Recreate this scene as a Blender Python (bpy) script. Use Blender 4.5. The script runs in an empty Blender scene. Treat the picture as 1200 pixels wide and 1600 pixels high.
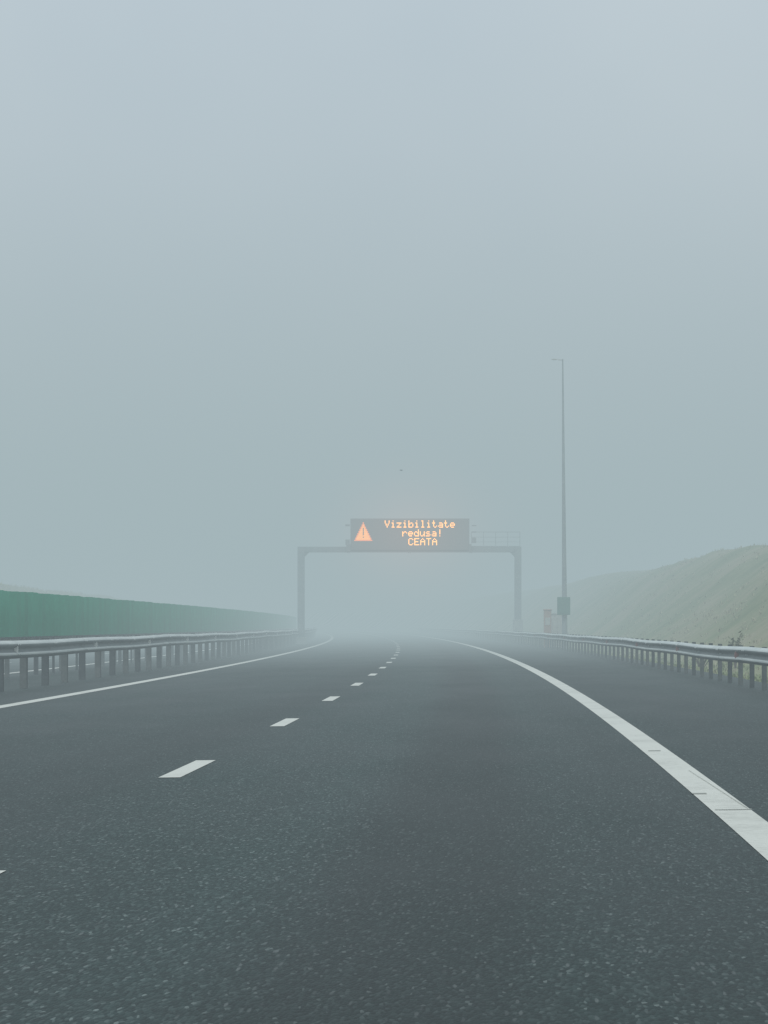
import bpy, bmesh, math, random
from mathutils import Vector, Matrix, noise
R = math.radians
random.seed(7)
scene = bpy.context.scene
COL = scene.collection

# ------------------------------------------------------------------ road geometry
CB, C0, C1, CL = 0.0635549, 0.0002529, 0.0007381, 40.0     # heading and easing curvature of the carriageway
BANK, V2, EYE = 0.01171, 3.0e-6, 1.137

def cx(y):
    if y < 0: return CB * y
    return CB*y - (C0*y*y/2 + C1*(CL*y - CL*CL*(1 - math.exp(-y/CL))))
def cdir(y):
    if y < 0: return CB
    return CB - (C0*y + C1*CL*(1 - math.exp(-y/CL)))
def P(a, y, h=0.0):
    aa = max(-24.0, min(9.0, a))
    return Vector((a + cx(y), y, BANK*aa + V2*y*y/2 + h))
def arange(a, b, s):
    n = max(1, int(round((b-a)/s)))
    return [a + (b-a)*i/n for i in range(n+1)]
def smooth(t):
    t = max(0.0, min(1.0, t)); return t*t*(3-2*t)

# ------------------------------------------------------------------ helpers
def obj(name, bm, mat=None, parent=None, smoothed=False, **props):
    me = bpy.data.meshes.new(name)
    if isinstance(bm, bmesh.types.BMesh):
        bm.normal_update(); bm.to_mesh(me); bm.free()
    else:
        me.from_pydata(bm[0], [], bm[1])
    if smoothed:
        for p in me.polygons: p.use_smooth = True
    mats = mat if isinstance(mat, (list, tuple)) else [mat]
    for m in mats:
        if m: me.materials.append(m)
    o = bpy.data.objects.new(name, me); COL.objects.link(o)
    if parent: o.parent = parent
    for k, v in props.items(): o[k] = v
    return o
def thing(name, label, cat, loc=(0,0,0), rz=0.0, group=None):
    o = bpy.data.objects.new(name, None); COL.objects.link(o)
    o.location = loc; o.rotation_euler = (0,0,rz)
    o.empty_display_size = 0.2
    o['label'] = label; o['category'] = cat
    if group: o['group'] = group
    return o
def bx(bm, c, s, rz=0.0, bevel=0.0):
    m = Matrix.Translation(c) @ Matrix.Rotation(rz, 4, 'Z') @ Matrix.Diagonal((s[0], s[1], s[2], 1))
    r = bmesh.ops.create_cube(bm, size=1, matrix=m)
    if bevel:
        es = set(e for v in r['verts'] for e in v.link_edges)
        bmesh.ops.bevel(bm, geom=list(es), offset=bevel, segments=2, affect='EDGES', profile=0.6)
def tube(bm, p0, p1, r0, r1=None, n=12):
    r1 = r0 if r1 is None else r1
    p0, p1 = Vector(p0), Vector(p1); d = (p1-p0)
    q = d.to_track_quat('Z', 'Y').to_matrix().to_4x4()
    bmesh.ops.create_cone(bm, cap_ends=True, segments=n, radius1=r0, radius2=r1, depth=d.length,
                          matrix=Matrix.Translation((p0+p1)/2) @ q)
def strip(name, offs, ys, h, mat, **kw):
    """sheet following the road; offs = lateral offsets; UV in metres (lateral, along)"""
    vs, fs = [], []
    n = len(offs)
    for y in ys:
        for a in offs: vs.append(P(a, y, h))
    for j in range(len(ys)-1):
        for i in range(n-1):
            k = j*n+i; fs.append((k, k+1, k+1+n, k+n))
    o = obj(name, (vs, fs), mat, **kw)
    uv = o.data.uv_layers.new(name='road')
    for p in o.data.polygons:
        for li, vi in zip(p.loop_indices, p.vertices):
            uv.data[li].uv = (offs[vi % n], ys[vi//n])
    return o

# ------------------------------------------------------------------ materials
def new_mat(name):
    m = bpy.data.materials.new(name); m.use_nodes = True
    return m, m.node_tree.nodes, m.node_tree.links, m.node_tree.nodes['Principled BSDF']
def ramp(n, stops):
    r = n.new('ShaderNodeValToRGB'); e = r.color_ramp.elements
    while len(e) > 1: e.remove(e[-1])
    e[0].position, e[0].color = stops[0][0], (*stops[0][1], 1)
    for p, c in stops[1:]:
        x = e.new(p); x.color = (*c, 1)
    return r
def noisy(name, c1, c2, scale, rough=0.7, metal=0.0, bump=0.0, stretch=None, lo=0.35, hi=0.65, spec=0.5):
    m, n, l, b = new_mat(name)
    tc = n.new('ShaderNodeTexCoord'); mp = n.new('ShaderNodeMapping')
    if stretch: mp.inputs['Scale'].default_value = stretch
    l.new(tc.outputs['Object'], mp.inputs['Vector'])
    t = n.new('ShaderNodeTexNoise'); t.inputs['Scale'].default_value = scale; t.inputs['Detail'].default_value = 6
    t.inputs['Roughness'].default_value = 0.65
    l.new(mp.outputs['Vector'], t.inputs['Vector'])
    r = ramp(n, [(lo, c1), (hi, c2)]); l.new(t.outputs['Fac'], r.inputs['Fac'])
    l.new(r.outputs['Color'], b.inputs['Base Color'])
    b.inputs['Roughness'].default_value = rough; b.inputs['Metallic'].default_value = metal
    b.inputs['Specular IOR Level'].default_value = spec
    if bump:
        bp = n.new('ShaderNodeBump'); bp.inputs['Strength'].default_value = bump; bp.inputs['Distance'].default_value = 0.02
        l.new(t.outputs['Fac'], bp.inputs['Height']); l.new(bp.outputs['Normal'], b.inputs['Normal'])
    return m

def asphalt(name, base=1.0):
    m, n, l, b = new_mat(name)
    uv = n.new('ShaderNodeUVMap'); uv.uv_map = 'road'
    def mix(bt, f, a, c):
        x = n.new('ShaderNodeMix'); x.data_type = 'RGBA'; x.blend_type = bt
        for s, v in ((x.inputs[0], f), (x.inputs[6], a), (x.inputs[7], c)):
            if hasattr(v, 'links'): l.new(v, s)
            else: s.default_value = v
        return x.outputs[2]
    # aggregate stones
    ms = n.new('ShaderNodeMapping'); ms.inputs['Scale'].default_value = (1, .30, 1); l.new(uv.outputs['UV'], ms.inputs['Vector'])
    v = n.new('ShaderNodeTexVoronoi'); v.inputs['Scale'].default_value = 90; v.voronoi_dimensions = '2D'
    l.new(ms.outputs['Vector'], v.inputs['Vector'])
    sep = n.new('ShaderNodeSeparateColor'); l.new(v.outputs['Color'], sep.inputs[0])
    g = 1.0*base
    rs = ramp(n, [(0.0, (.003*g, .012*g, .011*g)), (0.55, (.008*g, .022*g, .020*g)), (0.90, (.023*g, .041*g, .038*g)), (0.98, (.05*g, .072*g, .068*g)), (1.0, (.10, .125, .118))])
    l.new(sep.outputs[0], rs.inputs['Fac'])
    # coarser chips, only where the binder has worn off
    v2 = n.new('ShaderNodeTexVoronoi'); v2.inputs['Scale'].default_value = 60; v2.voronoi_dimensions = '2D'
    ms2 = n.new('ShaderNodeMapping'); ms2.inputs['Scale'].default_value = (1, .16, 1); l.new(uv.outputs['UV'], ms2.inputs['Vector'])
    l.new(ms2.outputs['Vector'], v2.inputs['Vector'])
    sep2 = n.new('ShaderNodeSeparateColor'); l.new(v2.outputs['Color'], sep2.inputs[0])
    rc = ramp(n, [(0.955, (0, 0, 0)), (1.0, (1, 1, 1))]); l.new(sep2.outputs[1], rc.inputs['Fac'])
    rd = ramp(n, [(0.25, (1, 1, 1)), (0.5, (0, 0, 0))]); l.new(v2.outputs['Distance'], rd.inputs['Fac'])
    chips = mix('MULTIPLY', 1.0, rc.outputs['Color'], rd.outputs['Color'])
    c1 = mix('MIX', chips, rs.outputs['Color'], (.088, .105, .102, 1))
    # medium mottling
    t = n.new('ShaderNodeTexNoise'); t.inputs['Scale'].default_value = 9; t.inputs['Detail'].default_value = 8; t.inputs['Roughness'].default_value = .7
    l.new(uv.outputs['UV'], t.inputs['Vector'])
    rt = ramp(n, [(0.3, (.80, .80, .80)), (0.7, (1.2, 1.2, 1.2))]); l.new(t.outputs['Fac'], rt.inputs['Fac'])
    c2 = mix('MULTIPLY', 1.0, c1, rt.outputs['Color'])
    # long bands along the road: wheel tracks, paver joints, oil film
    mp = n.new('ShaderNodeMapping'); mp.inputs['Scale'].default_value = (1.0, .02, 1); l.new(uv.outputs['UV'], mp.inputs['Vector'])
    t2 = n.new('ShaderNodeTexNoise'); t2.inputs['Scale'].default_value = .9; t2.inputs['Detail'].default_value = 4
    l.new(mp.outputs['Vector'], t2.inputs['Vector'])
    r2 = ramp(n, [(0.3, (.82, .82, .82)), (0.7, (1.18, 1.18, 1.18))]); l.new(t2.outputs['Fac'], r2.inputs['Fac'])
    c3 = mix('MULTIPLY', 1.0, c2, r2.outputs['Color'])
    # patches
    mp3 = n.new('ShaderNodeMapping'); mp3.inputs['Scale'].default_value = (1.0, .3, 1); l.new(uv.outputs['UV'], mp3.inputs['Vector'])
    t3 = n.new('ShaderNodeTexNoise'); t3.inputs['Scale'].default_value = .7; t3.inputs['Detail'].default_value = 5
    l.new(mp3.outputs['Vector'], t3.inputs['Vector'])
    r3 = ramp(n, [(0.3, (.86, .86, .87)), (0.7, (1.14, 1.14, 1.13))]); l.new(t3.outputs['Fac'], r3.inputs['Fac'])
    c4 = mix('MULTIPLY', 1.0, c3, r3.outputs['Color'])
    # polished wheel tracks either side of a darker centre strip
    sx = n.new('ShaderNodeSeparateXYZ'); l.new(uv.outputs['UV'], sx.inputs[0])
    wob = n.new('ShaderNodeMath'); wob.operation = 'MULTIPLY_ADD'; wob.inputs[1].default_value = .5; l.new(t3.outputs['Fac'], wob.inputs[0]); l.new(sx.outputs[0], wob.inputs[2])
    mr_ = n.new('ShaderNodeMapRange'); mr_.inputs['From Min'].default_value = -8; mr_.inputs['From Max'].default_value = 4; l.new(wob.outputs[0], mr_.inputs['Value'])
    def u(a): return (a+.25+8)/12
    G = lambda v_: (v_, v_, v_)
    rw = ramp(n, [(u(-7.4), G(.92)), (u(-5.9), G(1.10)), (u(-5.2), G(.95)), (u(-4.3), G(1.08)), (u(-3.0), G(.95)), (u(-1.8), G(1.28)), (u(-1.3), G(1.32)), (u(-.62), G(.66)), (u(-.25), G(.70)), (u(.35), G(1.15)), (u(.9), G(1.05)), (u(2.2), G(.90)), (u(3.6), G(.97))])
    rw.color_ramp.interpolation = 'EASE'; l.new(mr_.outputs['Result'], rw.inputs['Fac'])
    c4 = mix('MULTIPLY', 1.0 if name == 'asphalt' else 0.0, c4, rw.outputs['Color'])
    l.new(c4, b.inputs['Base Color'])
    rr = ramp(n, [(0.0, (.5, .5, .5)), (1.0, (.75, .75, .75))]); l.new(t3.outputs['Fac'], rr.inputs['Fac'])
    l.new(rr.outputs['Color'], b.inputs['Roughness'])
    b.inputs['Specular IOR Level'].default_value = .24
    bp = n.new('ShaderNodeBump'); bp.inputs['Strength'].default_value = .5; bp.inputs['Distance'].default_value = .004; bp.invert = True
    l.new(v.outputs['Distance'], bp.inputs['Height']); l.new(bp.outputs['Normal'], b.inputs['Normal'])
    return m

def paint_mat(name, dark=(.50, .50, .445), light=(.62, .62, .555)):
    m, n, l, b = new_mat(name)
    uv = n.new('ShaderNodeUVMap'); uv.uv_map = 'road'
    t = n.new('ShaderNodeTexNoise'); t.inputs['Scale'].default_value = 14; t.inputs['Detail'].default_value = 9; t.inputs['Roughness'].default_value = .75
    l.new(uv.outputs['UV'], t.inputs['Vector'])
    t2 = n.new('ShaderNodeTexNoise'); t2.inputs['Scale'].default_value = 1.1; t2.inputs['Detail'].default_value = 3
    l.new(uv.outputs['UV'], t2.inputs['Vector'])
    ad = n.new('ShaderNodeMath'); ad.operation = 'ADD'; l.new(t.outputs['Fac'], ad.inputs[0]); l.new(t2.outputs['Fac'], ad.inputs[1])
    r = ramp(n, [(0.0, dark), (0.72, dark), (0.92, light), (1.0, light)])
    ml = n.new('ShaderNodeMath'); ml.operation = 'MULTIPLY'; ml.inputs[1].default_value = .95; l.new(ad.outputs[0], ml.inputs[0])
    l.new(ml.outputs[0], r.inputs['Fac'])
    l.new(r.outputs['Color'], b.inputs['Base Color']); b.inputs['Roughness'].default_value = .6
    bp = n.new('ShaderNodeBump'); bp.inputs['Strength'].default_value = .3; bp.inputs['Distance'].default_value = .004
    l.new(t.outputs['Fac'], bp.inputs['Height']); l.new(bp.outputs['Normal'], b.inputs['Normal'])
    return m

def emit(name, color, strength):
    m = bpy.data.materials.new(name); m.use_nodes = True
    n, l = m.node_tree.nodes, m.node_tree.links
    n.remove(n['Principled BSDF'])
    e = n.new('ShaderNodeEmission'); e.inputs['Color'].default_value = (*color, 1); e.inputs['Strength'].default_value = strength
    l.new(e.outputs[0], n['Material Output'].inputs['Surface'])
    return m

M = {}
M['asphalt'] = asphalt('asphalt')
M['shoulder'] = asphalt('shoulder asphalt', 0.92)
M['paint'] = paint_mat('road paint')
M['crack'] = noisy('cracked paint joint', (.38,.39,.35), (.47,.48,.43), 30, .9)
M['valley'] = noisy('painted rail shade', (.14,.17,.175), (.22,.25,.25), 1.6, .65, .2, 0, (1, .35, 3))  # darker zinc that paints shade into the beam's front, recess and underside
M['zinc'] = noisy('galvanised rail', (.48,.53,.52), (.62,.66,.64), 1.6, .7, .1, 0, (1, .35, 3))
M['zinc_left'] = noisy('dusty galvanised rail', (.44,.475,.46), (.58,.61,.585), 1.6, .7, .1, 0, (1, .35, 3))
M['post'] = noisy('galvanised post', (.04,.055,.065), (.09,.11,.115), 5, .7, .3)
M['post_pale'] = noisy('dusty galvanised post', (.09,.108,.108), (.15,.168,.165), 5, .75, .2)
M['steel'] = noisy('gantry steel', (.17,.205,.21), (.26,.295,.30), 2.0, .6, .3)
M['mast'] = noisy('weathered mast zinc', (.24,.275,.285), (.34,.37,.375), 2.0, .65, .1)
M['dark'] = noisy('dark sign face', (.13,.12,.115), (.15,.14,.13), 3.0, .7)
M['housing'] = noisy('sign housing', (.14,.15,.155), (.2,.21,.215), 2.0, .6)
M['concrete'] = noisy('pale concrete', (.34,.36,.35), (.46,.47,.45), 3, .85, 0, .3)
M['green'] = noisy('green blade plastic', (.014,.265,.155), (.028,.32,.20), 3, .6, 0, 0, (1,1,.3))
M['green_dark'] = noisy('green blade plastic dusty', (.02,.245,.15), (.03,.29,.18), 3, .65, 0, 0, (1,1,.3))
M['green_box'] = noisy('green cabinet paint', (.03,.16,.11), (.05,.2,.14), 4, .5)
M['orange'] = noisy('orange call post plastic', (.42,.26,.20), (.50,.32,.25), 4, .5)
M['pale_box'] = noisy('pale grey cabinet', (.45,.44,.40), (.58,.56,.52), 4, .6)
M['reflector'] = noisy('white reflector', (.85,.86,.82), (.95,.96,.92), 10, .5)
M['reflector_red'] = noisy('faded red reflector', (.26,.13,.13), (.32,.16,.155), 10, .35)
M['feather'] = noisy('dark feathers', (.02,.02,.02), (.04,.04,.045), 20, .8)
M['bark'] = noisy('shrub bark', (.07,.06,.05), (.13,.11,.09), 8, .9)
M['leaf'] = noisy('dry shrub leaves', (.12,.14,.08), (.20,.205,.13), 6, .8)
M['median'] = noisy('median concrete', (.09,.10,.10), (.17,.18,.17), .9, .9, 0, .3)

def grass_ground():
    m, n, l, b = new_mat('dry grass slope')
    tc = n.new('ShaderNodeTexCoord')
    t = n.new('ShaderNodeTexNoise'); t.inputs['Scale'].default_value = .22; t.inputs['Detail'].default_value = 8; t.inputs['Roughness'].default_value = .65
    l.new(tc.outputs['Object'], t.inputs['Vector'])
    r = ramp(n, [(0.30, (.15,.19,.095)), (0.46, (.215,.24,.13)), (0.56, (.27,.265,.16)), (0.72, (.32,.285,.20))]); l.new(t.outputs['Fac'], r.inputs['Fac'])
    t2 = n.new('ShaderNodeTexNoise'); t2.inputs['Scale'].default_value = 5; t2.inputs['Detail'].default_value = 8; t2.inputs['Roughness'].default_value = .8
    l.new(tc.outputs['Object'], t2.inputs['Vector'])
    r2 = ramp(n, [(0.3, (.85,.85,.85)), (0.7, (1.15,1.15,1.15))]); l.new(t2.outputs['Fac'], r2.inputs['Fac'])
    x = n.new('ShaderNodeMix'); x.data_type = 'RGBA'; x.blend_type = 'MULTIPLY'; x.inputs[0].default_value = 1
    l.new(r.outputs['Color'], x.inputs[6]); l.new(r2.outputs['Color'], x.inputs[7])
    l.new(x.outputs[2], b.inputs['Base Color']); b.inputs['Roughness'].default_value = .95; b.inputs['Specular IOR Level'].default_value = .1
    bp = n.new('ShaderNodeBump'); bp.inputs['Strength'].default_value = .3; bp.inputs['Distance'].default_value = .1
    l.new(t2.outputs['Fac'], bp.inputs['Height']); l.new(bp.outputs['Normal'], b.inputs['Normal'])
    return m
M['ground'] = grass_ground()
M['blade_a'] = noisy('green grass blades', (.20,.25,.12), (.29,.33,.17), .5, .9, spec=.1)
M['blade_b'] = noisy('straw grass blades', (.38,.37,.24), (.47,.43,.31), .5, .9, spec=.1)

# ------------------------------------------------------------------ terrain and road sheets
def terrain_h(a, y):
    """height of the land above the road plane at lateral offset a"""
    n1 = noise.noise(Vector((a*.07, y*.035, 3.1))); n2 = noise.noise(Vector((a*.35, y*.22, 9.7)))
    if a > 4.9:
        if a < 6.4: return -.06 - .10*smooth((a-5.3)/1.0) + .02*n2
        t = (a-6.4)/7.8
        h = -.16 + 5.0*smooth(t)*0.5 + 5.0*min(1, t)*0.5
        if t > 1: h += min(3.5, (a-14.2)*.035)
        return h + n1*.5*min(1, t) + n2*.30*min(1, t*1.5)
    if a < -23.3:
        t = (-23.3-a)/5.5
        h = -.06 + 4.1*smooth(t)
        if t > 1: h += min(3, (-28.8-a)*.03)
        return h + n1*.5*min(1, t) + n2*.22*min(1, t)
    return -.06
ys_t = arange(-40, 40, 4) + arange(41, 260, 1.2) + arange(264, 420, 6) + [450, 500, 600, 800, 1100, 1500, 2000, 2600, 3200]
as_t = [-3200,-1500,-700,-300,-150,-90,-60,-45,-38] + arange(-34, -23, .7) + [-18,-12,-6,0,4.0,4.9,5.2,5.6] + arange(6.0, 19, .45) + [20,22,25,30,38,50,70,110,200,400,900,1800,3200]
vs, fs = [], []
for y in ys_t:
    for a in as_t: vs.append(P(a, y, terrain_h(a, y)))
n = len(as_t)
for j in range(len(ys_t)-1):
    for i in range(n-1):
        k = j*n+i; fs.append((k, k+1, k+1+n, k+n))
obj('ground', (vs, fs), M['ground'], smoothed=True, kind='structure')

ys_r = arange(-30, 40, 1.0) + arange(41, 420, 1.5) + arange(430, 900, 10)
strip('road', [-9.6,-7.5,-5,-2.6,0,1.3,3,4.85,5.15], ys_r, 0, M['asphalt'], kind='structure')
strip('median', [-12.1,-11,-9.6], ys_r, 0.0, M['shoulder'], kind='structure')
strip('opposite_road', [-23.2,-20,-16,-12.1], ys_r, 0, M['shoulder'], kind='structure')

AC, AL, AR = -2.668, -7.49, 1.308
LH = 0.004
strip('shoulder_line', [AR-.12, AR+.12], ys_r, LH, M['paint'], kind='structure')
strip('median_edge_line', [AL-.13, AL+.13], ys_r, LH, M['paint'], kind='structure')
strip('opposite_edge_line', [-12.75, -12.5], ys_r, LH, M['paint'], kind='structure')
strip('opposite_shoulder_line', [-20.3, -20.1], ys_r, LH, M['paint'], kind='structure')
Z0 = 18.81
for k in range(-4, 40):
    yc = Z0 + 9*k
    ac = AC + (.15 if k == -1 else .035)
    strip('lane_marking', [ac-.085, ac+.085], arange(yc-1.13, yc+1.13, .5), LH, M['paint'], kind='structure')
    if k > 1: strip('opposite_lane_marking', [-16.5, -16.35], arange(yc-1.1, yc+1.1, .5), LH, M['paint'], kind='structure')
# joints and hairline wear in the thick paint of the shoulder line
def atline(y1200):            # distance at which the shoulder line meets an image row of the 1600-row photo
    return (EYE - BANK*AR)*3600/(y1200-977.8)
y1 = atline(1241); strip('paint_joint', [AR-.125, AR-.03], [y1-.045, y1+.045], 2*LH, M['crack'], kind='structure')
y1 = atline(1266.5); strip('paint_joint', [AR-.10, AR+.125], [y1-.02, y1+.02], 2*LH, M['crack'], kind='structure')
y1 = atline(1174); strip('paint_joint', [AR-.07, AR+.04], [y1-.04, y1+.04], 2*LH, M['crack'], kind='structure')
ya, yb = atline(1266), atline(1205)
vs, fs = [], []
for i, y in enumerate(arange(ya, yb, .5)):
    a = AR + .108 - .055*(y-ya)/(yb-ya)
    vs += [P(a-.0025, y, 2*LH), P(a+.0025, y, 2*LH)]
    if i: k = 2*i; fs.append((k-2, k-1, k+1, k))
obj('paint_hairline', (vs, fs), M['crack'], kind='structure')

# ------------------------------------------------------------------ crash barriers
WP = [(-.004,.158),(.018,.152),(.066,.118),(.080,.096),(.080,.074),(.066,.052),(.016,.024),(.004,.008),
      (.004,-.008),(.016,-.024),(.066,-.052),(.080,-.074),(.080,-.096),(.066,-.118),(.018,-.152),(-.004,-.158)]
def rail_mesh(a, side, top, beam, y0, y1, sec=4.0):
    """W beam in lapped sections with bolt heads; side +1 faces towards +X"""
    sc = beam/.316
    bm = bmesh.new()
    y = y0; k = 0
    while y < y1:
        step = 1.0 if y < 200 else 2.0
        off = .004*(k % 2)
        wob = .012*math.sin(k*1.7) + .008*math.sin(k*.6)
        wob2 = .012*math.sin((k+1)*1.7) + .008*math.sin((k+1)*.6)
        prev = None
        yy = arange(y-.15, y+sec+.15, step)
        for yv in yy:
            t = (yv-y)/sec
            hz = wob*(1-t)+wob2*t
            row = [bm.verts.new(P(a + side*(d*sc+off), yv, top - beam/2 + hz + z*sc)) for d, z in WP]
            if prev:
                for i in range(len(WP)-1):
                    f_ = bm.faces.new((prev[i], prev[i+1], row[i+1], row[i])); f_.material_index = 1 if i in ((3,4,5,6,7,8,9,12,13,14) if side > 0 else (3,4,5,6,7,8,9,12,13,14)) else 0  # second material carries the painted shade below the bright strips
            prev = row
        if y < 150:
            for dy in (-.1, .1):
                for dz in (.03, -.03) if False else (.085, -.085, 0):
                    c = P(a + side*((.083 if dz else .006)*sc+off), y+dy, top-beam/2+dz*sc+wob)
                    tube(bm, c, c + Vector((side*.014, 0, 0)), .016, n=6)
        y += sec; k += 1
    return bm
def post_bm(a, side, y, top, w, d):
    """open C channel, flanges pointing along the road"""
    bm = bmesh.new()
    rz = -math.atan(cdir(y)); c = P(a, y, 0)
    hh = top + .25
    for (ox, oy, sx, sy) in ((0, 0, .006, d), (side*w/2, d/2-.003, w, .006), (side*w/2, -d/2+.003, w, .006),
                             (side*w, d/2-.014, .006, .028), (side*w, -d/2+.014, .006, .028)):
        v = Matrix.Rotation(rz, 3, 'Z') @ Vector((ox, oy, 0))
        bx(bm, c + v + Vector((0, 0, top-hh/2)), (sx, sy, hh), rz)
    return bm
def plate(bm, a, side, y, z0, z1, w):
    bx(bm, P(a + side*w/2, y, (z0+z1)/2), (w, .07, z1-z0), -math.atan(cdir(y)))

def barrier(name, label, a, side, top, beam, ph, sp, y0, y1, refl, rmat, railmat, pw, pd, extra=None):
    t = thing(name, label, 'crash barrier', (0, 0, 0))
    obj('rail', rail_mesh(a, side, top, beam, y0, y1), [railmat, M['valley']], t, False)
    k0 = int((y0-ph)/sp); k = k0; ys = []
    while ph + k*sp < y1-1: ys.append((k, ph+k*sp)); k += 1
    near = [q for q in ys if q[1] > 28][:98]
    rest = [q for q in ys if q not in near]
    for k, y in near:
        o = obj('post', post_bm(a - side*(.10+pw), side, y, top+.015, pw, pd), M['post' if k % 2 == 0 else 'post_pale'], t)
        bm = bmesh.new(); plate(bm, a - side*.10, side, y, top-beam*.8, top-beam*.2, .094)
        obj('spacer', bm, M['post'], o)
    bm = bmesh.new()
    for k, y in rest:
        rz = -math.atan(cdir(y)); bx(bm, P(a - side*(.10+pw/2), y, top/2-.1), (pw, pd, top+.2), rz)
        plate(bm, a - side*.10, side, y, top-beam*.8, top-beam*.2, .094)
    obj('post', bm, M['post_pale'], t, kind='stuff')
    for y in refl:
        bm = bmesh.new(); rz = -math.atan(cdir(y)); c = P(a + side*.045, y, top-beam/2)
        # bevelled bracket plate standing square to the traffic
        hh = .12 if side > 0 else .075
        pts = [(-.03,-hh*.8),(.02,-hh),(.045,-hh*.5),(.05,0),(.045,hh*.5),(.02,hh),(-.03,hh*.8)]
        for dy in (-.008, .008):
            vv = [bm.verts.new(c + Vector((side*px, dy, pz))) for px, pz in pts]
            bm.faces.new(vv if dy > 0 else vv[::-1])
        bm.verts.ensure_lookup_table(); nn = len(pts)
        for i in range(nn):
            j = (i+1) % nn; bm.faces.new((bm.verts[i], bm.verts[j], bm.verts[nn+j], bm.verts[nn+i]))
        obj('reflector', bm, rmat, t)
    return t

AGL, AGR = -9.1, 4.40
barrier('crash_barrier', 'grey steel crash barrier with white reflectors on the left, in front of the green screen',
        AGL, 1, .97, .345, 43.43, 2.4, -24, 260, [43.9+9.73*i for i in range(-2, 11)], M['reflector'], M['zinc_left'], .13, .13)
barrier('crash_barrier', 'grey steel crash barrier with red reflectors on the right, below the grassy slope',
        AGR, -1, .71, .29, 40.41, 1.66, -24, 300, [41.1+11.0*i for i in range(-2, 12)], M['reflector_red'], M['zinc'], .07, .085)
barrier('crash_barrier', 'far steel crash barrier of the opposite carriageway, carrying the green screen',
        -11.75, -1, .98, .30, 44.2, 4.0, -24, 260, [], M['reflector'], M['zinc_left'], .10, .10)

# ------------------------------------------------------------------ anti-glare screen
AP = -11.45
scr = thing('anti_glare_screen', 'long green anti-glare screen of upright blades along the median', 'glare screen')
bm = bmesh.new()
ysr = arange(-24, 260, 2)
for hz, w, t_ in ((.985, .05, .05),):
    prev = None
    for y in ysr:
        row = [bm.verts.new(P(AP+dx, y, hz+dz)) for dx, dz in ((-w/2,-t_/2),(w/2,-t_/2),(w/2,t_/2),(-w/2,t_/2))]
        if prev:
            for i in range(4): bm.faces.new((prev[i], prev[(i+1)%4], row[(i+1)%4], row[i]))
        prev = row
obj('base_rail', bm, M['post'], scr)
bm = bmesh.new()
for y in arange(-22, 258, 4):
    tube(bm, P(AP, y, -.1), P(AP, y, 1.0), .035, n=8)
obj('support', bm, M['post'], scr, kind='stuff')
def blade(bm, y, jit):
    w, th, z0, z1 = .26, .03, .995, 2.11 + jit
    rz = -math.atan(cdir(y)) + R(8)
    prof = [(-w/2,z0),(w/2,z0),(w/2,z1-.05),(w/2-.02,z1-.012),(w/2-.06,z1),(-w/2+.06,z1),(-w/2+.02,z1-.012),(-w/2,z1-.05)]
    c = P(AP, y, 0); mr = Matrix.Rotation(rz, 3, 'Z')
    f = [bm.verts.new(c + mr @ Vector((x, -th/2, z))) for x, z in prof]
    b = [bm.verts.new(c + mr @ Vector((x, th/2, z))) for x, z in prof]
    bm.faces.new(f); bm.faces.new(b[::-1]); n_ = len(prof)
    for i in range(n_):
        j = (i+1) % n_; bm.faces.new((f[j], f[i], b[i], b[j]))
    bx(bm, c + Vector((0,0,1.0)), (.05, .05, .09), rz)
ybl = arange(-20, 256, .5)
nearb = [y for y in ybl if y > 53][:98]
for i, y in enumerate(nearb):
    bm = bmesh.new(); blade(bm, y, random.uniform(-.012, .012))
    obj('blade', bm, M['green' if random.random() < .7 else 'green_dark'], scr)
bm = bmesh.new()
for y in ybl:
    if y not in nearb: blade(bm, y, random.uniform(-.012, .012))
obj('blade', bm, M['green'], scr, kind='stuff')

# ------------------------------------------------------------------ sign gantry
GY = 152.0; S = 3600/GY
def gx(x): return (x-600)/S
def gz(y): return EYE + (977.8-y)/S
zl = P(gx(470)-cx(GY), GY).z; zr = P(gx(809)-cx(GY), GY).z
gan = thing('sign_gantry', 'grey steel portal gantry spanning the whole carriageway in the fog', 'gantry', (0, 0, 0))
xl, xr = gx(470.5), gx(809.2)
zt, zb = gz(854.3), gz(863)
bm = bmesh.new(); bx(bm, (xl, GY, (zt+zl)/2-.1), (.46, .46, zt-zl+.2), 0, .02); obj('leg', bm, M['steel'], gan)
zc = gz(968)
bm = bmesh.new(); bx(bm, (xr, GY, (zt+zc)/2), (.44, .46, zt-zc), 0, .02); obj('leg', bm, M['steel'], gan)
bm = bmesh.new(); bx(bm, ((xl+xr)/2, GY, (zt+zb)/2), (xr-xl-.46, .40, zt-zb), 0, .02)
for s, x0 in ((1, xl+.225), (-1, xr-.215)):      # haunches
    vv = [bm.verts.new((x0+s*dx, GY+dy, zb+dz)) for dy in (-.15, .15) for dx, dz in ((0, -.3), (.3, .005), (0, .005))]
    bm.faces.new(vv[:3]); bm.faces.new(vv[3:][::-1])
    for i in range(3):
        j = (i+1) % 3; bm.faces.new((vv[i], vv[i+3], vv[j+3], vv[j]))
obj('beam', bm, M['steel'], gan)
bm = bmesh.new()
for x in (xl+3.1, (xl+xr)/2, xr-3.1):
    for s in (-.06, .06): bx(bm, (x+s, GY, (zt+zb)/2), (.03, .5, zt-zb+.12))
obj('flange', bm, M['steel'], gan)
bm = bmesh.new(); bx(bm, (xr, GY, (zc+zr)/2-.2), (.62, .8, zc-zr+.4), 0, .02)
obj('footing', bm, M['concrete'], gan)
bm = bmesh.new(); bx(bm, (xl, GY, zl+.2), (.7, .8, .5), 0, .02)
obj('footing', bm, M['concrete'], gan)
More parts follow.
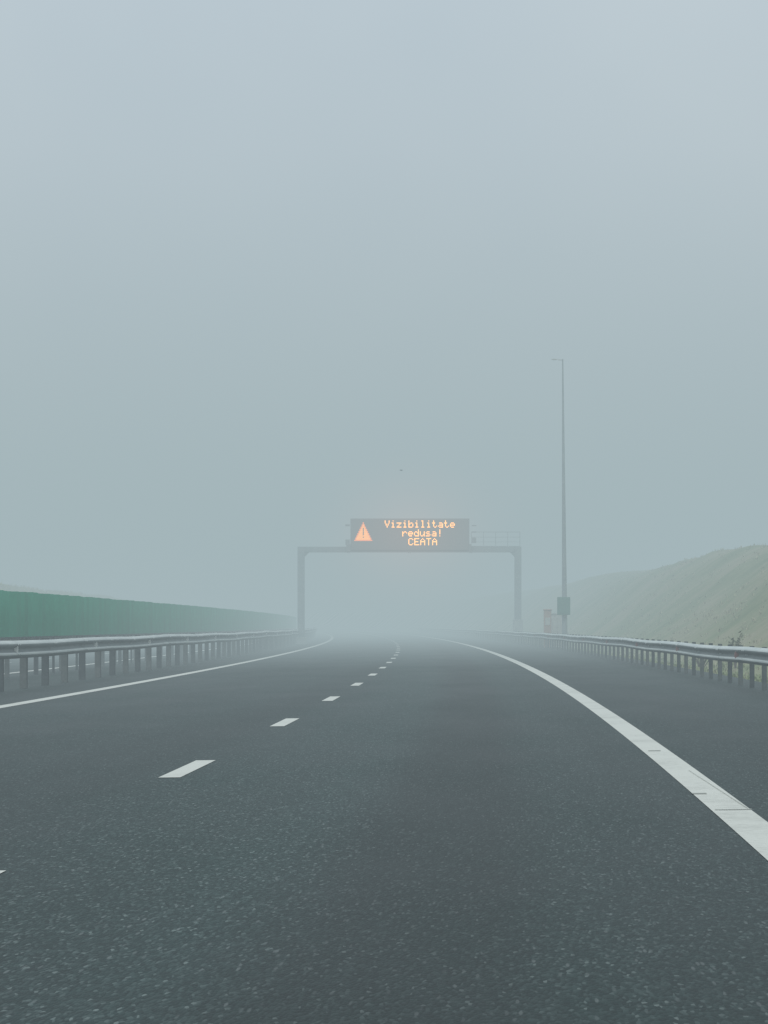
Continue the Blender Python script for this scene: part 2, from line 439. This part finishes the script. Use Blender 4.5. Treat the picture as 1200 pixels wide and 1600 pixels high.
# maintenance handrail on the right of the display
bm = bmesh.new()
yb_ = GY + .55
hx0, hx1 = gx(737), gx(813)
bx(bm, ((hx0+hx1)/2, yb_-.05, zt+.03), (hx1-hx0, .7, .05))
obj('catwalk', bm, M['steel'], gan)
bm = bmesh.new()
for yy, rr in ((831, .017), (839, .012), (846.5, .010)):
    for dy in (-.3, .28)[:1]: tube(bm, (hx0, yb_+dy, gz(yy)), (hx1, yb_+dy, gz(yy)), rr, n=6)
for i in range(5):
    x = hx0 + (hx1-hx0)*i/4
    for dy in (-.3, .28): tube(bm, (x, yb_+dy, zt+.03), (x, yb_+dy, gz(830.5)), .009, n=6)
obj('handrail', bm, M['steel'], gan)

# ------------------------------------------------------------------ the display
dis = thing('message_sign', 'dark electronic message sign showing orange fog warning text and a triangle', 'road sign', (0, 0, 0))
FY = GY - .62                                     # front face
SF = 3600/FY
def fx(x): return (x-600)/SF
def fz(y): return EYE + (977.8-y)/SF
x0, x1 = fx(547.5), fx(733.5); z0, z1 = fz(862.5), fz(810)
bm = bmesh.new(); bx(bm, ((x0+x1)/2, FY+.22, (z0+z1)/2), (x1-x0, .40, z1-z0), 0, .03)
obj('housing', bm, M['housing'], dis)
bm = bmesh.new(); bx(bm, ((x0+x1)/2, FY+.012, (z0+z1)/2+.04), (x1-x0-.12, .03, z1-z0-.2), 0, .008)
obj('display_panel', bm, M['dark'], dis)
bm = bmesh.new(); bx(bm, (fx(638.5), FY+.2, fz(856)), (fx(736.5)-fx(541), .36, .50), 0, .02)
obj('lower_tray', bm, M['housing'], dis)
bm = bmesh.new()
for x, ys_ in ((541.5, (820.5, 847)), (741, (821, 831, 844))):
    for y in ys_:
        w_ = .22 if y in (820.5, 821, 831) else .2; h_ = .07 if y in (821, 831) else (.12 if y == 820.5 else .36)
        bx(bm, (fx(x if x > 600 else 543), FY+.3, fz(y)), (w_+.08, .1, h_))
obj('bracket', bm, M['steel'], dis)
FONT = {
 'V': ['10001','10001','10001','01010','01010','00100','00100'],
 'i': ['00100','00000','01100','00100','00100','00100','01110'],
 'z': ['00000','00000','11111','00010','00100','01000','11111'],
 'b': ['10000','10000','10110','11001','10001','10001','11110'],
 'l': ['01100','00100','00100','00100','00100','00100','01110'],
 't': ['01000','01000','11100','01000','01000','01001','00110'],
 'a': ['00000','00000','01110','00001','01111','10001','01111'],
 'e': ['00000','00000','01110','10001','11111','10000','01110'],
 'r': ['00000','00000','10110','11001','10000','10000','10000'],
 'd': ['00001','00001','01101','10011','10001','10001','01111'],
 'u': ['00000','00000','10001','10001','10001','10011','01101'],
 's': ['00000','00000','01110','10000','01110','00001','11110'],
 '!': ['00100','00100','00100','00100','00100','00000','00100'],
 'C': ['01110','10001','10000','10000','10000','10001','01110'],
 'E': ['11111','10000','10000','11110','10000','10000','11111'],
 'A': ['00100','01010','10001','11111','10001','10001','10001'],
 'T': ['11111','00100','00100','00100','00100','00100','00100'],
}
led_amber = emit('amber light points', (1.0, .41, .05), 6.5)
led_fill = emit('amber sign fill', (1.0, .35, .02), 3.2)
led_red = emit('red orange sign edge', (1.0, .22, .01), 2.6)
EYF = FY - .012
def dot(bm, x, z, r, n=6):
    vs_ = [bm.verts.new((x + r*math.cos(2*math.pi*(i+.5)/n), EYF, z + r*math.sin(2*math.pi*(i+.5)/n))) for i in range(n)]
    bm.faces.new(vs_)
def text_line(s, xs, pitch, ytop, ybot):
    bm = bmesh.new(); dp = pitch/6.0; dpy = (ybot-ytop)/6.0
    for i, ch in enumerate(s):
        for r_, row in enumerate(FONT[ch]):
            for c_, v in enumerate(row):
                if v == '1': dot(bm, fx(xs + i*pitch + c_*dp), fz(ytop + r_*dpy), .036)
    obj('text_line', bm, led_amber, dis)
text_line('Vizibilitate', 601.8, 9.28, 814.0, 823.6)
text_line('redusa!', 629.3, 9.15, 827.9, 837.4)
text_line('CEATA', 638.8, 9.3, 841.6, 851.2)
bm = bmesh.new(); bm2 = bmesh.new(); bm3 = bmesh.new()
ax, ay, bw, by_ = 567.6, 817.0, 13.2, 844.3
rows = 17
for r_ in range(rows):
    t = r_/(rows-1); yy = ay + (by_-ay)*t; hw = bw*t
    nn = int(round(hw*2/1.65))
    for i in range(-(nn//2), nn//2+1):
        xx = ax + i*1.65
        edge = abs(i) >= nn//2 - 0 or r_ >= rows-1
        if abs(xx-ax) < 1.2 and 5 <= r_ <= 11: continue
        if abs(xx-ax) < 1.2 and r_ == 13: continue
        dot(bm2 if edge else bm, fx(xx), fz(yy), .047)
dis_tri = obj('warning_triangle', bm, led_fill, dis)
obj('triangle_border', bm2, led_red, dis_tri)
for yy in (826, 829, 832, 835, 839.5): dot(bm3, fx(ax+.2), fz(yy), .05)
obj('exclamation_mark', bm3, M['dark'], dis_tri)

# ------------------------------------------------------------------ lighting column
PY = 108.0; SP = 3600/PY
px_ = (882.5-600)/SP
zg = P(px_-cx(PY), PY, terrain_h(px_-cx(PY), PY)).z
ztop = EYE + (977.8-561)/SP
mast = thing('lighting_column', 'tall slim grey lighting column rising behind the right crash barrier', 'lamp post', (px_, PY, zg))
bm = bmesh.new()
lean = -.10
hh = ztop-zg; N = 10
for i in range(N):
    t0, t1 = i/N, (i+1)/N
    r0, r1 = .135-.105*t0, .135-.105*t1
    tube(bm, (lean*t0, 0, hh*t0 - (.3 if i == 0 else 0)), (lean*t1, 0, hh*t1), r0, r1, 14)
obj('pole', bm, M['mast'], mast)
bm = bmesh.new()
tube(bm, (lean, 0, hh-.05), (lean-.32, -.2, hh-.02), .012, n=8)
tube(bm, (lean, 0, hh-.05), (lean-.18, .3, hh-.02), .012, n=8)
obj('arm', bm, M['pale_box'], mast)
bm = bmesh.new()
bx(bm, (lean-.42, -.28, hh-.05), (.20, .16, .05), .5, .015)
obj('lamp_head', bm, M['pale_box'], mast)
bm = bmesh.new(); tube(bm, (0,0,-.15), (0,0,.05), .24, n=16)
obj('base_plate', bm, M['concrete'], mast)
cab = thing('equipment_box', 'green square equipment box strapped to the lighting column', 'equipment box', (px_, PY, zg))
bm = bmesh.new(); bx(bm, (-.07, -.24, EYE-zg+(977.8-947)/SP), (.60, .22, .84), 0, .02)
obj('cabinet', bm, M['green_box'], cab)
bm = bmesh.new()
for dz in (-.3, .3): bx(bm, (0, -.02, EYE-zg+(977.8-947)/SP+dz), (.30, .32, .04))
obj('strap', bm, M['steel'], cab)
bm = bmesh.new(); bx(bm, (-.07, -.358, EYE-zg+(977.8-947)/SP), (.50, .014, .72), 0, .004)
obj('door', bm, M['green_box'], cab)

def at_px(x, Y): return (x-600)*Y/3600
Yp = 112.0; X = at_px(855.5, Yp); a_ = X-cx(Yp); zg2 = P(a_, Yp, terrain_h(a_, Yp)).z
sos = thing('emergency_phone', 'orange emergency phone post beside the lighting column', 'phone post', (X, Yp, zg2))
zt2 = EYE + (977.8-954)/(3600/Yp) - zg2
bm = bmesh.new(); bx(bm, (0,0,zt2/2-.1), (.36,.30,zt2+.2), 0, .04); obj('body', bm, M['orange'], sos)
bm = bmesh.new(); bx(bm, (0,0,zt2+.035), (.42,.36,.07), 0, .025); obj('cap', bm, M['orange'], sos)
bm = bmesh.new(); bx(bm, (0,-.158,zt2*.72), (.24,.02,.36), 0, .006); obj('panel', bm, M['pale_box'], sos)
Yc = 113.5; X = at_px(870.5, Yc); a_ = X-cx(Yc); zg3 = P(a_, Yc, terrain_h(a_, Yc)).z
cb2 = thing('control_cabinet', 'pale grey control cabinet between the orange phone post and the column', 'cabinet', (X, Yc, zg3))
zt3 = EYE + (977.8-960)/(3600/Yc) - zg3
bm = bmesh.new(); bx(bm, (0,0,zt3/2-.1), (.56,.36,zt3+.2), 0, .02); obj('body', bm, M['pale_box'], cb2)
bm = bmesh.new(); bx(bm, (0,0,zt3+.03), (.62,.42,.05), 0, .01); obj('roof', bm, M['concrete'], cb2)
bm = bmesh.new()
for s in (-1,1): bx(bm, (s*.135,-.188,zt3*.5), (.25,.02,zt3*.8), 0, .005)
obj('door', bm, M['pale_box'], cb2)

# ------------------------------------------------------------------ bird
BY = 120.0
bp = Vector(((627-600)*BY/3600, BY, EYE+(977.8-735)*BY/3600))
bird = bpy.data.meshes.new('bird'); bm = bmesh.new()
bmesh.ops.create_icosphere(bm, subdivisions=2, radius=1, matrix=Matrix.Diagonal((.10,.045,.04,1)))
bmesh.ops.create_icosphere(bm, subdivisions=1, radius=.028, matrix=Matrix.Translation((-.11,0,.012)))
tail = [bm.verts.new(v) for v in ((.08,.015,0),(.08,-.015,0),(.18,-.035,0),(.18,.035,0))]; bm.faces.new(tail)
bk = [bm.verts.new(v) for v in ((-.13,.008,.012),(-.13,-.008,.012),(-.165,0,.004))]; bm.faces.new(bk)
for s in (-1, 1):
    w = [(-.05,0,.015),(.05,0,.015),(.06,s*.12,.06),(.07,s*.26,.03),(.02,s*.27,.03),(-.06,s*.14,.065)]
    bm.faces.new([bm.verts.new(v) for v in w])
b_o = obj('bird', bm, M['feather'], None, False, label='small dark bird flying in the fog above the message sign', category='bird')
b_o.location = bp; b_o.scale = (.7,.7,.7); b_o.rotation_euler = (R(8), R(5), R(20))

# ------------------------------------------------------------------ grass and shrubs
def grass(name, n, amin, amax, ymin, ymax, hmin, hmax, mat, seed):
    rnd = random.Random(seed); vs, fs = [], []
    for _ in range(n):
        a = rnd.uniform(amin, amax); y = ymin + (ymax-ymin)*rnd.random()**1.4
        if noise.noise(Vector((a*.5, y*.35, seed))) < rnd.uniform(-.45, .25): continue
        c = P(a, y, terrain_h(a, y)-.01)
        for k in range(5):
            an = rnd.uniform(0, math.tau); h = rnd.uniform(hmin, hmax); r = rnd.uniform(.01, .07); w = rnd.uniform(.008, .02)
            d = Vector((math.cos(an), math.sin(an), 0)); q = Vector((-d.y, d.x, 0))*w
            b0 = c + d*r; m_ = c + d*(r+h*.2) + Vector((0,0,h*.6)); tip = c + d*(r+h*.6) + Vector((0,0,h*rnd.uniform(.75,1)))
            i = len(vs); vs += [b0-q, b0+q, m_+q*.7, m_-q*.7, tip]; fs += [(i,i+1,i+2,i+3),(i+3,i+2,i+4)]
    return obj(name, (vs, fs), mat, kind='stuff')
g1 = grass('grass', 2500, 5.25, 6.8, 34, 150, .04, .14, M['blade_a'], 1)
g1['label'] = 'green grass growing on the right verge behind the barrier'; g1['category'] = 'grass'
g2 = grass('dry_grass', 4000, 5.3, 16.5, 34, 190, .05, .16, M['blade_b'], 2)
g2['label'] = 'straw coloured dry grass tufts on the right cut slope'; g2['category'] = 'grass'
g3 = grass('dry_grass', 3000, -31, -24, 100, 200, .10, .25, M['blade_b'], 3)
g3['label'] = 'dry grass on the left embankment beyond the opposite carriageway'; g3['category'] = 'grass'

def shrub(x, Y, h, w, label, seed, n=240):
    rnd = random.Random(seed)
    X = at_px(x, Y); a = X-cx(Y); c = P(a, Y, terrain_h(a, Y))
    t = thing('shrub', label, 'shrub', c, rnd.uniform(0, 3), 'shrubs on the right slope')
    bm = bmesh.new(); tips = []
    for k in range(9):
        an = rnd.uniform(0, math.tau); r_ = rnd.uniform(.15, 1)*w/2
        tip = Vector((math.cos(an)*r_, math.sin(an)*r_, h*rnd.uniform(.6, 1)))
        mid = tip*.5 + Vector((0,0,h*.1)); tube(bm, (0,0,-.05), mid, .018, .012, 6); tube(bm, mid, tip, .012, .004, 5); tips += [tip, mid*1.3, tip*.8]
    obj('stem', bm, M['bark'], t)
    vs, fs = [], []
    for _ in range(n):
        c_ = rnd.choice(tips) + Vector((rnd.gauss(0,.1*w), rnd.gauss(0,.1*w), rnd.gauss(0,.08*h)))
        if c_.z < .03: continue
        u = Vector((rnd.gauss(0,1), rnd.gauss(0,1), rnd.gauss(0,1))).normalized(); v = u.orthogonal().normalized()
        s_ = rnd.uniform(.02, .045); i = len(vs)
        vs += [c_-u*s_*1.6, c_-v*s_*.6, c_+u*s_*1.6, c_+v*s_*.6]; fs.append((i,i+1,i+2,i+3))
    obj('foliage', (vs, fs), M['leaf'], t)
shrub(1095, 62, .6, 1.2, 'low wide dark shrub at the foot of the right slope', 1)
shrub(1149, 60, .85, .5, 'thin upright dry shrub at the foot of the right slope, near the frame edge', 2, 140)

# ------------------------------------------------------------------ fog
FOG_L = (.396, .487, .520)
SIG_A, SIG_S = .0058, 0
def fog_mat(name, sa, ss, FOG_L=FOG_L):
    fm = bpy.data.materials.new(name); fm.use_nodes = True
    n_, l_ = fm.node_tree.nodes, fm.node_tree.links; n_.remove(n_['Principled BSDF'])
    ab = n_.new('ShaderNodeVolumeAbsorption'); ab.inputs['Color'].default_value = (0,0,0,1); ab.inputs['Density'].default_value = sa
    em = n_.new('ShaderNodeEmission'); em.inputs['Color'].default_value = (*[c/FOG_L[2] for c in FOG_L], 1); em.inputs['Strength'].default_value = FOG_L[2]*(sa+ss*.55)  # fog glows by its own emission, standing in for scattered daylight
    a2 = n_.new('ShaderNodeAddShader')
    if ss:
        vsn = n_.new('ShaderNodeVolumeScatter'); vsn.inputs['Color'].default_value = (1,1,1,1); vsn.inputs['Density'].default_value = ss
        vsn.inputs['Anisotropy'].default_value = .8
        a1 = n_.new('ShaderNodeAddShader'); l_.new(ab.outputs[0], a1.inputs[0]); l_.new(vsn.outputs[0], a1.inputs[1])
        l_.new(a1.outputs[0], a2.inputs[0])
    else: l_.new(ab.outputs[0], a2.inputs[0])
    l_.new(em.outputs[0], a2.inputs[1]); l_.new(a2.outputs[0], n_['Material Output'].inputs['Volume'])
    return fm
bm = bmesh.new(); bx(bm, (0, 1500, 4.5), (7000, 7000, 49))
obj('fog', bm, fog_mat('fog', SIG_A, SIG_S), kind='structure')
# a denser bank lies across the road further on
bm = bmesh.new(); bx(bm, (0, 2562, -1), (6000, 5000, 30))
obj('fog_bank', bm, fog_mat('fog bank', .0075, 0, (.328, .428, .442)), kind='structure')
# added amber volume that emits by itself, imitating the display's halo in the fog
gm = bpy.data.materials.new('emissive halo'); gm.use_nodes = True
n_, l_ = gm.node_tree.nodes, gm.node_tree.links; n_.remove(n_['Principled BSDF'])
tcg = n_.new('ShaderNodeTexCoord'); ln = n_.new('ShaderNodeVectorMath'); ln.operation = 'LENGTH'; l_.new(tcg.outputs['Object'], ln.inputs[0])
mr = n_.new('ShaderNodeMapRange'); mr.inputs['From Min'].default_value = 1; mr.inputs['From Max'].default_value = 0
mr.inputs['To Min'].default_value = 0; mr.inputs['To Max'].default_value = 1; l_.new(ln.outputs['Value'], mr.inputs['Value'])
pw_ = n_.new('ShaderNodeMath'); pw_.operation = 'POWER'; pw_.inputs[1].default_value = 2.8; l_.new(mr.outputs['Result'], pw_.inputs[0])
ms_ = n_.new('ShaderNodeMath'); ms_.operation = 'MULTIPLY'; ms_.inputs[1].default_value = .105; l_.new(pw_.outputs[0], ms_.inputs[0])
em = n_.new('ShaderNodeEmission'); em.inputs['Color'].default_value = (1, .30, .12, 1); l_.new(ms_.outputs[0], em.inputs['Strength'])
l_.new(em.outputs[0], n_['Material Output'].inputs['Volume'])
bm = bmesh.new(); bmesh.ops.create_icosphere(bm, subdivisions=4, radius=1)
gl = obj('halo_glow', bm, gm, kind='structure')
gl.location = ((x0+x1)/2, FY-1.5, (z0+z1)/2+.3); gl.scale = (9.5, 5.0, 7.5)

# ------------------------------------------------------------------ sky and sun
w = bpy.data.worlds.new('World'); scene.world = w; w.use_nodes = True
wn, wl = w.node_tree.nodes, w.node_tree.links
bg = wn['Background']; sky = wn.new('ShaderNodeTexSky'); sky.sky_type = 'NISHITA'; sky.sun_disc = False
SEL, SROT = R(50), R(200)
sky.sun_elevation = SEL; sky.sun_rotation = SROT; sky.air_density = 1.5; sky.dust_density = 4
# overcast deck: one third as bright at the horizon as overhead, faintly mottled
tc = wn.new('ShaderNodeTexCoord'); cn = wn.new('ShaderNodeTexNoise'); cn.inputs['Scale'].default_value = 3; cn.inputs['Detail'].default_value = 4
wl.new(tc.outputs['Generated'], cn.inputs['Vector'])
cr = wn.new('ShaderNodeValToRGB'); cr.color_ramp.elements[0].position = .3; cr.color_ramp.elements[1].position = .7
cr.color_ramp.elements[0].color = (.85, .98, 1.10, 1); cr.color_ramp.elements[1].color = (1.05, 1.15, 1.22, 1)
wl.new(cn.outputs['Fac'], cr.inputs['Fac'])
sz = wn.new('ShaderNodeSeparateXYZ'); wl.new(tc.outputs['Generated'], sz.inputs[0])
gr_ = wn.new('ShaderNodeMapRange'); gr_.inputs['From Min'].default_value = 0; gr_.inputs['From Max'].default_value = 1
gr_.inputs['To Min'].default_value = 4.9; gr_.inputs['To Max'].default_value = 11.6; wl.new(sz.outputs[2], gr_.inputs['Value'])
vm = wn.new('ShaderNodeVectorMath'); vm.operation = 'SCALE'; wl.new(cr.outputs[0], vm.inputs[0]); wl.new(gr_.outputs['Result'], vm.inputs['Scale'])
mx = wn.new('ShaderNodeMix'); mx.data_type = 'RGBA'; mx.inputs[0].default_value = .9
wl.new(sky.outputs[0], mx.inputs[6]); wl.new(vm.outputs[0], mx.inputs[7])
wl.new(mx.outputs[2], bg.inputs['Color']); bg.inputs['Strength'].default_value = .10
sl = bpy.data.lights.new('Sun', 'SUN'); sl.energy = .7; sl.angle = R(30); sl.color = (1, .97, .93)
so = bpy.data.objects.new('Sun', sl); COL.objects.link(so)
dirv = Vector((math.sin(SROT)*math.cos(SEL), math.cos(SROT)*math.cos(SEL), math.sin(SEL)))
so.rotation_euler = (-dirv).to_track_quat('-Z', 'Y').to_euler(); so.location = (0, 0, 60)

# ------------------------------------------------------------------ camera
cd = bpy.data.cameras.new('Camera'); cam = bpy.data.objects.new('Camera', cd); COL.objects.link(cam)
cam.location = (0, 0, EYE); cam.rotation_euler = (R(90), 0, 0)
cd.sensor_fit = 'VERTICAL'; cd.sensor_height = 36; cd.sensor_width = 27; cd.lens = 81.0
cd.shift_y = 177.8/1600; cd.clip_start = .1; cd.clip_end = 10000
scene.camera = cam

scene.render.engine = 'CYCLES'
scene.view_settings.view_transform = 'Standard'; scene.view_settings.look = 'None'; scene.view_settings.exposure = 0
c = scene.cycles
c.use_denoising = True
try: c.denoiser = 'OPENIMAGEDENOISE'
except Exception: pass
c.volume_step_rate = .7; c.max_bounces = 6; c.volume_bounces = 1; c.diffuse_bounces = 3; c.glossy_bounces = 3
scene.render.dither_intensity = 1.0
